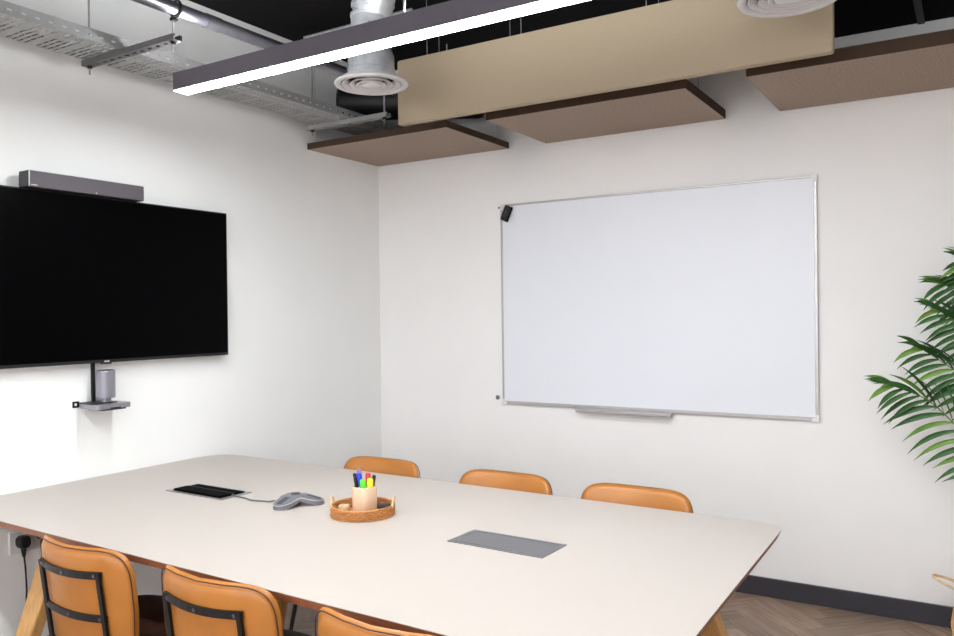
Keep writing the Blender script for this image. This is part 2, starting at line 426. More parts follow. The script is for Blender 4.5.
# brown felt ceiling panels
def raft(x0, x1, y0, y1, label, th=.048):
    t = thing('acoustic_panel', label, 'ceiling panel', ((x0+x1)/2,(y0+y1)/2,2.466), 0, 'brown felt ceiling panels')
    hx, hy = (x1-x0)/2, (y1-y0)/2
    bmm = box(bmesh.new(), (-hx,-hy,0), (hx,hy,th))
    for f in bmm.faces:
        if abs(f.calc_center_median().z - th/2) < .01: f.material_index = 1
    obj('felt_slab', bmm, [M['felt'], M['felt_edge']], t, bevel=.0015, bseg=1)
    for sx in ((-.75,.75) if x0 > .5 else (-.93,.87)):
        for sy in (-.9,.9):
            wx = (x0+x1)/2+sx*hx
            obj('hanger_wire', T([(sx*hx,sy*hy,th),(sx*hx,sy*hy,CZ-2.466 if wx < 2.6 or sy < 0 and (y0+y1)/2+sy*hy < -.63 else 2.784-2.466)], .0015, 6), M['galv_dull'], t)
raft(.003, 1.018, -.682, -.003, 'brown felt ceiling panel filling the far left corner', .038)
raft(1.268, 2.318, -.690, -.003, 'middle brown felt ceiling panel above the whiteboard')
raft(2.588, 3.638, -.712, -.003, 'right-hand brown felt ceiling panel beneath the black boxed duct', .055)

# beige hanging baffle
t = thing('hanging_baffle', 'long beige felt baffle hanging on edge below the black ceiling', 'ceiling panel', (.95,-1.02,2.421))
bmm = bmesh.new(); pl_ = arc_poly([(0,0),(2.025,0),(2.025,.322),(0,.322)], .012, 4)
lo = [bmm.verts.new((p[0],0,p[1])) for p in pl_]; hi = [bmm.verts.new((p[0],.042,p[1])) for p in pl_]
bmm.faces.new(lo); bmm.faces.new(hi[::-1])
for i in range(len(pl_)): bmm.faces.new((lo[i],lo[(i+1)%len(pl_)],hi[(i+1)%len(pl_)],hi[i]))
obj('felt_slab', bmm, M['baffle'], t, bevel=.003, bseg=2)
for x in (.17,.70,1.30,1.86): obj('suspension_wire', T([(x,.021,.322),(x,.021,CZ-2.421)], .0014, 6), M['galv'], t)

# ------------------------------------------------------------------ whiteboard
WX0, WX1, WZ0, WZ1 = .960, 2.760, .912, 2.127
t = thing('whiteboard', 'large white dry-wipe board in an aluminium frame on the back wall', 'whiteboard', (WX0,0,WZ0))
W_, H_ = WX1-WX0, WZ1-WZ0; fw = .016
bmm = bmesh.new(); box(bmm, (fw*.6,-.014,fw*.6), (W_-fw*.6,-.002,H_-fw*.6)); obj('writing_surface', bmm, M['board'], t)
bmm = bmesh.new()
box(bmm, (0,-.020,0), (W_,-.001,fw*1.2)); box(bmm, (0,-.020,H_-fw*.7), (W_,-.001,H_)); box(bmm, (0,-.020,0), (fw*.7,-.001,H_)); box(bmm, (W_-fw,-.020,0), (W_,-.001,H_))
obj('frame', bmm, M['alu'], t, bevel=.002)
for cx, cz in ((0,0),(W_-.03,0),(0,H_-.03),(W_-.03,H_-.03)):
    bmm = bmesh.new(); pp = arc_poly([(cx-.002,cz-.002),(cx+.032,cz-.002),(cx+.032,cz+.032),(cx-.002,cz+.032)], .006, 3)
    bmm2 = bmesh.new()
    L0 = [(cx-.002,cz-.002),(cx+.032,cz-.002),(cx+.032,cz+.016),(cx+.016,cz+.016),(cx+.016,cz+.032),(cx-.002,cz+.032)]
    if cx > .1: L0 = [(W_-(p[0]-cx), p[1]) for p in L0]
    if cz > .1: L0 = [(p[0], H_-(p[1]-cz)) for p in L0]
    A = [bmm2.verts.new((p[0],-.0225,p[1])) for p in L0]; C_ = [bmm2.verts.new((p[0],0,p[1])) for p in L0]
    bmm2.faces.new(A); bmm2.faces.new(C_[::-1])
    for i in range(6): bmm2.faces.new((A[i],A[(i+1)%6],C_[(i+1)%6],C_[i]))
    bmm.free(); obj('corner_cap', bmm2, M['white_plastic'], t, bevel=.002)
# pen ledge
bmm = bmesh.new(); x0, x1 = 1.468-WX0, 2.022-WX0
prof = [(-.018,.012),(-.060,-.004),(-.062,.006),(-.066,.006),(-.066,-.010),(-.060,-.014),(-.018,-.006)]
A = [bmm.verts.new((x0,p[0],p[1]-.004)) for p in prof]; C_ = [bmm.verts.new((x1,p[0],p[1]-.004)) for p in prof]
bmm.faces.new(A); bmm.faces.new(C_[::-1])
for i in range(len(prof)): bmm.faces.new((A[i],A[(i+1)%len(prof)],C_[(i+1)%len(prof)],C_[i]))
obj('pen_ledge', bmm, M['alu'], t, bevel=.001)
# black eraser stuck to the board
er = thing('board_eraser', 'black board eraser stuck askew on the top left whiteboard corner', 'eraser', (1.012,-.0235,2.068)); er.rotation_euler = (0, math.radians(24), 0)
bmm = bmesh.new(); box(bmm, (-.024,-.014,-.047), (.024,0,.047)); obj('felt_pad', bmm, M['brush'], er, bevel=.004)
bmm = bmesh.new(); box(bmm, (-.022,-.030,-.045), (.022,-.014,.045)); obj('back_shell', bmm, M['black_plastic'], er, bevel=.007, bseg=3)
bmm = bmesh.new(); box(bmm, (-.007,-.0312,-.022), (.007,-.0295,.026)); obj('grip_strip', bmm, M['dark_plastic'], er, bevel=.002)
# small chrome fixings
for (x,z,r,lb) in ((.918,.948,.013,'small chrome stud on the wall at the lower left of the whiteboard'),(.945,2.112,.0065,'tiny grey screw on the wall by the upper left whiteboard corner')):
    bmm = bmesh.new()
    tube(bmm, [(x,0,z),(x,-.008,z),(x,-.011,z)], [r,r,r*.7], 20)
    tube(bmm, [(x+r*.35,-.008,z-r*.5),(x+r*.35,-.022,z-r*.5)], [r*.55,r*.45], 16)
    tag(obj('wall_stud', bmm, M['conduit'], smooth=True), lb, 'fixing')

# ------------------------------------------------------------------ TV
t = thing('television', 'large black flat television on a mount on the left wall', 'television', (0,-2.05,1.262))
hw = .698
bmm = bmesh.new(); box(bmm, (.028,-hw,0), (.062,hw,.748)); obj('casing', bmm, M['bezel'], t, bevel=.003)
bmm = bmesh.new(); box(bmm, (.0605,-hw+.006,.014), (.0635,hw-.006,.742)); obj('screen', bmm, M['screen'], t, bevel=.0006, bseg=1)
bmm = bmesh.new(); box(bmm, (0,-.25,.15), (.03,.25,.6)); obj('wall_mount', bmm, M['black_metal'], t, bevel=.003)
bmm = bmesh.new(); box(bmm, (.045,-.024,-.007), (.063,.024,.0)); obj('sensor_tab', bmm, M['dark_plastic'], t, bevel=.002)
bmm = bmesh.new(); box(bmm, (.0622,-.012,.003), (.0632,-.004,.009)); box(bmm, (.0622,-.002,.003), (.0632,.011,.009)); obj('logo', bmm, M['vent'], t)
# sound bar
t = thing('sound_bar', 'slim grey speaker bar mounted just above the television', 'speaker', (0,-2.15,2.0115))
y0, y1 = -.268, .272
bmm = bmesh.new(); box(bmm, (.032,y0,0), (.105,y1,.069)); obj('body', bmm, M['dark_plastic'], t, bevel=.004)
bmm = bmesh.new(); box(bmm, (.103,y0+.004,.001), (.1085,y1-.002,.067)); obj('grille', bmm, M['grey_plastic'], t, bevel=.0015)
bmm = bmesh.new(); box(bmm, (.1065,y0-.0002,.001), (.1092,y0+.0034,.068)); obj('end_trim', bmm, M['alu'], t)
bmm = bmesh.new(); 
for k in range(5): box(bmm, (.1084,y0+.010+k*.0052,.006), (.1090,y0+.0135+k*.0052,.0105))
obj('logo', bmm, M['vent'], t)
bmm = bmesh.new(); tube(bmm, [(.108,.03,.007),(.1092,.03,.007)], .003, 12); obj('status_light', bmm, M['vent'], t)
bmm = bmesh.new(); box(bmm, (0,-.235,.008), (.033,-.19,.058)); box(bmm, (0,.19,.008), (.033,.235,.058)); box(bmm, (.0,-.25,.004), (.006,.24,.060)); obj('wall_bracket', bmm, M['black_metal'], t)
# camera / codec below the tv
t = thing('camera_shelf', 'small black wall bracket shelf below the television', 'shelf', (0,-2.08,1.083))
bmm = bmesh.new(); box(bmm, (.0,-.100,-.018), (.004,-.070,.010)); 
obj('mounting_ear', bmm, M['black_metal'], t)
bmm = bmesh.new(); box(bmm, (.004,-.103,-.016), (.0055,-.087,.0), ); 
bmm.free()
bmm = bmesh.new(); tube(bmm, [(.0035,-.087,-.004),(.0048,-.087,-.004)], .0062, 16); obj('ear_hole', bmm, M['vent'], t)
bmm = bmesh.new(); box(bmm, (.0,-.078,.0), (.115,.045,.0035)); obj('shelf_plate', bmm, M['black_metal'], t)
bmm = bmesh.new(); box(bmm, (.0,-.012,.0035), (.014,.003,.20)); obj('support_post', bmm, M['black_metal'], t, bevel=.002)
t = thing('video_conference_hub', 'flat silver conference hub hanging under the wall shelf', 'hub', (0,-2.08,1.060))
bmm = bmesh.new(); prism(bmm, arc_poly([(.012,-.078),(.152,-.078),(.152,.092),(.012,.092)], .02, 6), 0, .0225); obj('body', bmm, M['silver'], t, bevel=.003)
bmm = bmesh.new(); prism(bmm, arc_poly([(.03,-.05),(.148,-.05),(.148,.07),(.03,.07)], .015, 5), -.006, 0); obj('foot', bmm, M['black_plastic'], t)
bmm = bmesh.new(); box(bmm, (.150,-.015,.001), (.1535,.035,.006)); obj('vent_slot', bmm, M['black_plastic'], t)
t = thing('conference_camera', 'silver rounded conference camera standing on the wall shelf', 'camera', (.082,-2.071,1.0868))
bmm = bmesh.new(); pl_ = arc_poly([(-.037,-.037),(.037,-.037),(.037,.037),(-.037,.037)], .033, 10)
prism(bmm, pl_, .018, .142); obj('body', bmm, M['silver'], t, bevel=.004, bseg=3)
bmm = bmesh.new(); prism(bmm, [(p[0]*.55,p[1]*.55) for p in pl_], 0, .018); obj('foot', bmm, M['silver'], t)
bmm = bmesh.new(); prism(bmm, [(p[0]*.86,p[1]*.86) for p in pl_], .142, .144); obj('top_cap', bmm, M['dark_plastic'], t)

# ------------------------------------------------------------------ wall sockets
t = thing('wall_socket', 'white double wall socket under the table on the left wall', 'socket', (0,-2.38,.53))
bmm = bmesh.new(); box(bmm, (0,-.085,-.048), (.009,.078,.048)); obj('face_plate', bmm, M['white_plastic'], t, bevel=.003)
for y in (-.02,.0): 
    bmm = bmesh.new(); box(bmm, (.009,y-.006,.024), (.013,y+.006,.038)); obj('switch', bmm, M['white_plastic'], t, bevel=.001)
t = thing('wall_socket', 'white double wall socket at the left edge under the table', 'socket', (0,-2.60,.53))
bmm = bmesh.new(); box(bmm, (0,-.085,-.048), (.009,.085,.048)); obj('face_plate', bmm, M['white_plastic'], t, bevel=.003)
for y in (-.04,.04):
    bmm = bmesh.new(); box(bmm, (.009,y-.006,.024), (.013,y+.006,.038)); obj('switch', bmm, M['white_plastic'], t, bevel=.001)
def plug(y, z, label, path):
    t = thing('mains_plug', label, 'plug', (.0095,y,z), 0, 'black plugs in the wall socket')
    bmm = bmesh.new(); pl_ = arc_poly([(-.024,-.010),(-.012,-.026),(.012,-.026),(.024,-.010),(.024,.018),(.012,.027),(-.012,.027),(-.024,.018)], .008, 3)
    for x0,x1,s in ((0,.028,1.),(.028,.040,.8)):
        A = [bmm.verts.new((x0,p[0]*(1 if x0==0 else 1),p[1])) for p in pl_]; C_ = [bmm.verts.new((x1,p[0]*s,p[1]*s)) for p in pl_]
        n = len(pl_); bmm.faces.new(A); bmm.faces.new(C_[::-1])
        for i in range(n): bmm.faces.new((A[i],A[(i+1)%n],C_[(i+1)%n],C_[i]))
    obj('plug_body', bmm, M['black_plastic'], t, smooth=50)
    obj('strain_relief', T([(.018,0,-.024),(.018,.001,-.055),(.018,.002,-.062)], [.011,.0075,.005], 14), M['black_plastic'], t, smooth=True)
    obj('cable', T(path, .0036, 10), M['black_plastic'], t, smooth=True)
plug(-2.418, .530, 'black mains plug with its lead dropping straight down the wall', [(.018,.002,-.06),(.020,.006,-.12),(.022,.008,-.2),(.02,.004,-.30),(.02,-.0,-.40),(.05,.05,-.48),(.10,.12,-.521)])
plug(-2.333, .546, 'black mains plug half hidden behind the nearest tan chair', [(.018,0,-.06),(.022,.01,-.14),(.03,.03,-.24),(.05,.07,-.34),(.09,.14,-.42),(.15,.22,-.50),(.2,.27,-.536)])

# ------------------------------------------------------------------ conference table
t = thing('conference_table', 'long white-topped conference table with splayed oak legs', 'table', (0,0,0))
corners = [(.004,-2.712),(2.884,-2.772),(2.868,-1.424),(.004,-1.362)]
TP = arc_poly(corners, [.02,.10,.09,.17], 10)
bmm = bmesh.new(); prism(bmm, TP, .738, .740); obj('laminate_surface', bmm, M['top'], t)
bmm = bmesh.new()
ins = [(p[0]+(1.44-p[0])*.006, p[1]+(-2.07-p[1])*.010) for p in TP]
lo = [bmm.verts.new((x,y,.716)) for x,y in ins]; hi = [bmm.verts.new((x,y,.738)) for x,y in TP]; n = len(TP)
bmm.faces.new(lo[::-1]); bmm.faces.new(hi)
for i in range(n): bmm.faces.new((lo[i],lo[(i+1)%n],hi[(i+1)%n],hi[i]))
obj('plywood_edge', bmm, M['edge'], t)
def leg(top, bot, w0=.125, w1=.075, th=.05, az=0):
    bmm = bmesh.new(); top = Vector(top); bot = Vector(bot)
    a = V(math.cos(az),math.sin(az),0); b = V(-math.sin(az),math.cos(az),0); vs = []
    for p, w in ((bot,w1),(top,w0)):
        for i, j in ((-1,-1),(1,-1),(1,1),(-1,1)): vs.append(bmm.verts.new(p + a*w/2*i + b*th/2*j))
    for f in ((3,2,1,0),(4,5,6,7),(0,1,5,4),(1,2,6,5),(2,3,7,6),(3,0,4,7)): bmm.faces.new([vs[i] for i in f])
    obj('leg', bmm, M['oak'], t, bevel=.006, bseg=2)
LEGS = [((.48,-2.50,.70),(.29,-2.64,.0)), ((.48,-1.62,.70),(.29,-1.48,.0)),
        ((1.375,-2.28,.70),(1.34,-2.37,.0)), ((1.375,-1.86,.70),(1.34,-1.77,.0)),
        ((2.56,-2.52,.68),(2.80,-2.68,.0)), ((2.56,-1.66,.68),(2.80,-1.50,.0))]
for a, b in LEGS: leg(a, b)
for x in (.50,1.375,2.56):
    bmm = bmesh.new(); box(bmm, (x-.045,-2.56 if x != 1.375 else -2.34,.655), (x+.045,-1.58 if x != 1.375 else -1.80,.716)); obj('cross_rail', bmm, M['oak'], t, bevel=.004)
bmm = bmesh.new(); box(bmm, (.545,-2.09,.665), (1.33,-2.04,.716)); box(bmm, (1.42,-2.09,.665), (2.515,-2.04,.716)); obj('long_rail', bmm, M['black_metal'], t, bevel=.003)
TT = .7401
# power units let into the top
def power_unit(x, y, rz, label, closed):
    t = thing('table_power_unit', label, 'power socket', (x,y,TT), rz, 'power units let into the table top')
    hx, hy = .172, .078
    bmm = bmesh.new()
    fr = .012
    for a, b in (((-hx,-hy),(hx,-hy+fr)),((-hx,hy-fr),(hx,hy)),((-hx,-hy+fr),(-hx+fr*1.6,hy-fr)),((hx-fr*1.6,-hy+fr),(hx,hy-fr))):
        box(bmm, (a[0],a[1],0), (b[0],b[1],.0025))
    bmesh.ops.remove_doubles(bmm, verts=bmm.verts, dist=1e-5)
    obj('frame', bmm, M['rim'] if not closed else M['lid'], t)
    if closed:
        bmm = bmesh.new(); box(bmm, (-hx+fr*1.6+.001,-hy+fr+.003,.0), (hx-fr*1.6-.001,hy-fr-.001,.0026)); obj('lid', bmm, M['lid'], t, bevel=.0006)
        bmm = bmesh.new(); box(bmm, (-hx+fr*1.6,-hy+fr-.001,.0), (hx-fr*1.6,-hy+fr+.004,.0018)); box(bmm, (hx-fr*1.6-.0015,-hy+fr,.0), (hx-fr*1.6+.001,hy-fr,.0018));obj('seal', bmm, M['brush'], t)
    else:
        bmm = bmesh.new(); box(bmm, (-hx+fr*1.6,-hy+fr,.0), (hx-fr*1.6,hy-fr,.0012)); obj('well', bmm, M['brush'], t)
        bmm = bmesh.new(); box(bmm, (-hx+fr*2.2,hy-fr-.05,.0012), (hx-fr*2.2,hy-fr-.004,.006)); obj('open_lid', bmm, M['brush'], t, bevel=.001)
        bmm = bmesh.new(); box(bmm, (-hx+fr*2.2,-hy+fr+.004,.0012), (hx-fr*2.2,-hy+fr+.07,.010)); obj('brush_strip', bmm, M['brush'], t, bevel=.003)
        bmm = bmesh.new(); box(bmm, (-hx+fr*2.2,hy-fr-.056,.0014), (hx-fr*2.2,hy-fr-.054,.008)); obj('hinge_line', bmm, M['dark_plastic'], t)
    return t
power_unit(.715, -2.030, math.radians(-1), 'open black power unit let into the table beside the grey conference phone', False)
power_unit(2.158, -2.072, math.radians(-1.5), 'closed grey power unit lid let into the right half of the table', True)

# conference phone: three lobes
ph = thing('conference_phone', 'grey three-armed conference phone on the table', 'phone', (1.192,-2.012,TT), math.radians(33))
def phone_mesh(f_top):
    bmm = bmesh.new(); NA, NR = 72, 12; top = []; 
    def Rr(a):
        c = .5+.5*math.cos(3*a); return .056 + .052*c**1.2
    def Hh(s, a):
        c = .5+.5*math.cos(3*a); r = Rr(a)*s
        edge = .033 - .018*(c**.8)
        crown = .042 - .12*r
        return crown*(1-s**3) + edge*s**3
    rings = []
    for j in range(1, NR+1):
        s = j/NR
        rings.append([bmm.verts.new((Rr(2*PI*k/NA)*s*math.cos(2*PI*k/NA), Rr(2*PI*k/NA)*s*math.sin(2*PI*k/NA), Hh(s,2*PI*k/NA))) for k in range(NA)])
    c0 = bmm.verts.new((0,0,Hh(0,0)))
    for k in range(NA): bmm.faces.new((c0, rings[0][k], rings[0][(k+1)%NA]))
    for A, Bq in zip(rings, rings[1:]):
        for k in range(NA): bmm.faces.new((A[k],Bq[k],Bq[(k+1)%NA],A[(k+1)%NA]))
    # skirt: down to the table at the arm tips, arched up between them
    def bot(a):
        c = .5+.5*math.cos(3*a); return max(0.0, .024*(1-c**.6) - .002)
    edge = rings[-1]; low = []; inn = []
    for k in range(NA):
        a = 2*PI*k/NA; r = Rr(a)
        low.append(bmm.verts.new((r*1.01*math.cos(a), r*1.01*math.sin(a), min(bot(a), edge[k].co.z-.010))))
        inn.append(bmm.verts.new((r*.9*math.cos(a), r*.9*math.sin(a), min(bot(a), edge[k].co.z-.010)+.001)))
    for k in range(NA):
        q = (k+1)%NA
        bmm.faces.new((edge[k],low[k],low[q],edge[q])).material_index = 0
        bmm.faces.new((low[k],inn[k],inn[q],low[q])).material_index = 0
    bmm.faces.new(inn[::-1])
    return bmm, Rr, Hh
bmm, Rr, Hh = phone_mesh(0)
obj('body', bmm, M['phone'], ph, smooth=50)
bmm = bmesh.new(); tube(bmm, [(Rr(2*PI*k/96)*math.cos(2*PI*k/96), Rr(2*PI*k/96)*math.sin(2*PI*k/96), Hh(1,2*PI*k/96)) for k in range(96)], .0016, 6, closed=True); obj('rim', bmm, M['alu'], ph, smooth=True)
for k in range(3):     # dark speaker grille on every arm
    a0 = k*2*PI/3; bmm = bmesh.new(); g = []
    for i in range(7):
        s = .42+.48*i/6; row = []
        for j in range(7):
            a = a0 + (j-3)/3*.20*(1.25-.55*i/6)
            row.append(bmm.verts.new((Rr(a)*s*math.cos(a), Rr(a)*s*math.sin(a), Hh(s,a)+.0012)))
        g.append(row)
    for i in range(6):
        for j in range(6): bmm.faces.new((g[i][j],g[i+1][j],g[i+1][j+1],g[i][j+1]))
    obj('speaker_grille', bmm, M['phone_dark'], ph, smooth=True)
bmm = bmesh.new(); lathe(bmm, [(.001,.0435),(.016,.043),(.018,.042),(.018,.037)], n=32); obj('keypad', bmm, M['phone_dark'], ph, smooth=True)
pts = [(.868,-2.040,.7452),(.90,-2.045,.7445),(.96,-2.05,.744),(1.0,-2.063,.744),(1.05,-2.052,.744),(1.085,-2.045,.744),(1.115,-2.036,.750),(1.14,-2.028,.758)]
tag(obj('phone_cable', T(pts, .0032, 10), M['phone'], smooth=True), 'thin grey cable from the open power unit to the conference phone', 'cable')

# rattan tray
tr = thing('rattan_tray', 'round woven rattan tray with two cane handles on the table', 'tray', (1.524,-2.010,TT))
R0 = .111
bmm = bmesh.new(); lathe(bmm, [(.0005,.0),(R0-.006,.0),(R0-.006,.006),(.0005,.006)], n=64); obj('base', bmm, M['rattan'], tr)
bmm = bmesh.new()
for k in range(5):      # woven wall: zig-zag strands
    z = .004+k*.0065; pts = []
    for i in range(128):
        a = 2*PI*i/128; r = R0 + (.0030 if (i//2+k) % 2 else -.0022); pts.append((r*math.cos(a), r*math.sin(a), z))
    tube(bmm, pts, .0035, 6, closed=True)
obj('woven_wall', bmm, M['rattan'], tr, smooth=True)
bmm = bmesh.new(); tube(bmm, [(R0*math.cos(2*PI*i/64), R0*math.sin(2*PI*i/64), .036) for i in range(64)], .0045, 8, closed=True); obj('rim', bmm, M['rattan'], tr, smooth=True)
for a0 in (math.radians(32), math.radians(212)):
    bmm = bmesh.new(); pts = []
    for i in range(13):
        s = i/12; a = a0 + (s-.5)*.62; z = .030 + .034*min(1, math.sin(PI*s)*2.6)
        pts.append(((R0+.004)*math.cos(a), (R0+.004)*math.sin(a), z))
    tube(bmm, pts, .0038, 8); obj('handle', bmm, M['rattan_pale'], tr, smooth=True)
# pen pot
bt = TT+.0062
pot = thing('pen_pot', 'beige rounded pen pot full of markers standing in the rattan tray', 'pot', (1.543,-2.022,bt), math.radians(-5))
def rr_ring(h, r, z, bm_): return [bm_.verts.new((p[0],p[1],z)) for p in arc_poly([(-h,-h),(h,-h),(h,h),(-h,h)], r, 8)]
bmm = bmesh.new(); RG = [rr_ring(.034,.024,0,bmm), rr_ring(.038,.027,.004,bmm), rr_ring(.038,.027,.101,bmm), rr_ring(.0365,.026,.102,bmm), rr_ring(.035,.025,.099,bmm), rr_ring(.034,.024,.008,bmm)]
for A, Bq in zip(RG, RG[1:]):
    for k in range(len(A)): bmm.faces.new((A[k],A[(k+1)%len(A)],Bq[(k+1)%len(A)],Bq[k]))
bmm.faces.new(RG[0][::-1]); bmm.faces.new(RG[-1]); obj('cup', bmm, M['beige'], pot, smooth=50)
# markers: (dx,dy, lean x, lean y, length, radius, cap material, body material, label)
def marker(i, dx, dy, lx, ly, L, r, cap, body, label, name='marker_pen', cat='marker'):
    m = thing(name, label, cat, (1.543+dx,-2.022+dy,bt+.010), 0, 'pens in the beige pot')
    d = V(lx, ly, 1).normalized(); L *= .93; r *= 1.22 if name == 'marker_pen' else 1.1; p = lambda s: d*s
    obj('barrel', T([p(0),p(.003),p(L*.68)], [r*.6,r*.92,r*.92], 16), body, m, smooth=True)
    obj('cap', T([p(L*.66),p(L*.67),p(L*.96),p(L)], [r*.95,r,r*.95,r*.7], 16), cap, m, smooth=True)
marker(0, -.006,-.010, -.10,.02, .148,.0085, M['blue'], M['white_plastic'], 'whiteboard marker with blue cap in the pen pot')
marker(1, .006,.010, -.03,.06, .146,.0085, M['red'], M['white_plastic'], 'whiteboard marker with red cap in the pen pot')
marker(2, .006,-.012, .02,-.06, .128,.0095, M['green'], M['green'], 'highlighter with bright green cap at the front of the pen pot')
marker(3, .016,.002, .08,.0, .130,.0100, M['yellow'], M['yellow'], 'highlighter with yellow cap at the right of the pen pot')
marker(4, -.018,.010, -.16,.06, .160,.0070, M['lilac'], M['dark_plastic'], 'pen with pale lilac top, tallest in the pen pot')
marker(5, -.009,-.006, -.19,-.06, .150,.0060, M['black_plastic'], M['black_plastic'], 'black pen leaning furthest left in the pen pot', 'ballpoint_pen', 'pen')
marker(6, -.009,-.010, -.10,-.13, .138,.0060, M['black_plastic'], M['black_plastic'], 'black pen leaning left beside the blue-capped marker', 'ballpoint_pen', 'pen')
marker(7, .008,.008, .17,.09, .142,.0065, M['black_plastic'], M['black_plastic'], 'black pen leaning right in the pen pot', 'ballpoint_pen', 'pen')
# other tray items
e = thing('remote_control', 'small black remote control lying at the right in the rattan tray', 'remote', (1.577,-1.958,bt), math.radians(35))
bmm = bmesh.new(); box(bmm, (-.025,-.016,0), (.025,.016,.024)); obj('body', bmm, M['black_plastic'], e, bevel=.004, bseg=3)
bmm = bmesh.new(); box(bmm, (-.022,-.012,.024), (.022,.012,.028)); obj('button_pad', bmm, M['dark_plastic'], e, bevel=.003)
e = thing('adapter', 'black cable adapter lying at the left in the rattan tray', 'adapter', (1.472,-2.075,bt), math.radians(60))
bmm = bmesh.new(); box(bmm, (-.022,-.011,0), (.022,.011,.012)); obj('body', bmm, M['black_plastic'], e, bevel=.003)
obj('lead', T([(.022,0,.006),(.034,.008,.005),(.040,.022,.004),(.03,.034,.004)], .003, 8), M['black_plastic'], e, smooth=True)
bmm = bmesh.new()
pts = [(.026*math.cos(a)*.0, 0, 0) for a in (0,)]
lathe(bmm, [(.011,0),(.019,0),(.022,.004),(.022,.018),(.019,.022),(.011,.022),(.009,.018),(.009,.004),(.011,0)], (1.447,-2.025,bt), 32)
tag(obj('tape_roll', bmm, M['rattan_pale'], smooth=True), 'small beige tape roll at the left end of the rattan tray', 'tape')
bmm = bmesh.new(); tube(bmm, [(1.490,-2.100,bt+.0105),(1.442,-2.060,bt+.0105)], [.0042,.0042], 10)
tag(obj('wooden_pencil', bmm, M['oak'], smooth=True), 'short wooden pencil on the front left of the rattan tray', 'pencil')
bpy.data.objects['wooden_pencil'].location.z = -.006

# ------------------------------------------------------------------ chairs
def pad(W, H, Tk, n_sup, bend, seg=64, rings=10, puff=.010):
    """cushioned shell in local (u, v) -> returns bmesh in frame x=u, z=v, y=thickness; bend(u,v)->y offset"""
    bmm = bmesh.new()
    def out(a):
        c, s = math.cos(a), math.sin(a)
        return W/2*math.copysign(abs(c)**(2/n_sup), c), H/2*math.copysign(abs(s)**(2/n_sup), s)
    def side(sg):
        rg = []
        for j in range(1, rings+1):
            s = (j/rings)**.75
            th = Tk/2*(1-s**7)**.5 if s < 1 else 0
            row = []
            for k in range(seg):
                u, v = out(2*PI*k/seg); u *= s; v *= s
                row.append(bmm.verts.new((u, bend(u,v)+sg*(th + (puff*(1-s*s) if sg > 0 else puff*.3*(1-s*s))), v)))
            rg.append(row)
        c = bmm.verts.new((0, bend(0,0)+sg*(Tk/2+(puff if sg > 0 else puff*.3)), 0))
        for k in range(seg): bmm.faces.new((c, rg[0][k], rg[0][(k+1)%seg]))
        for A, Bq in zip(rg, rg[1:]):
            for k in range(seg): bmm.faces.new((A[k],Bq[k],Bq[(k+1)%seg],A[(k+1)%seg]))
    side(1); side(-1)
    bmesh.ops.remove_doubles(bmm, verts=bmm.verts, dist=1e-5)
    return bmm, out
def xform(bmm, m):
    for v in bmm.verts: v.co = m @ v.co
    return bmm
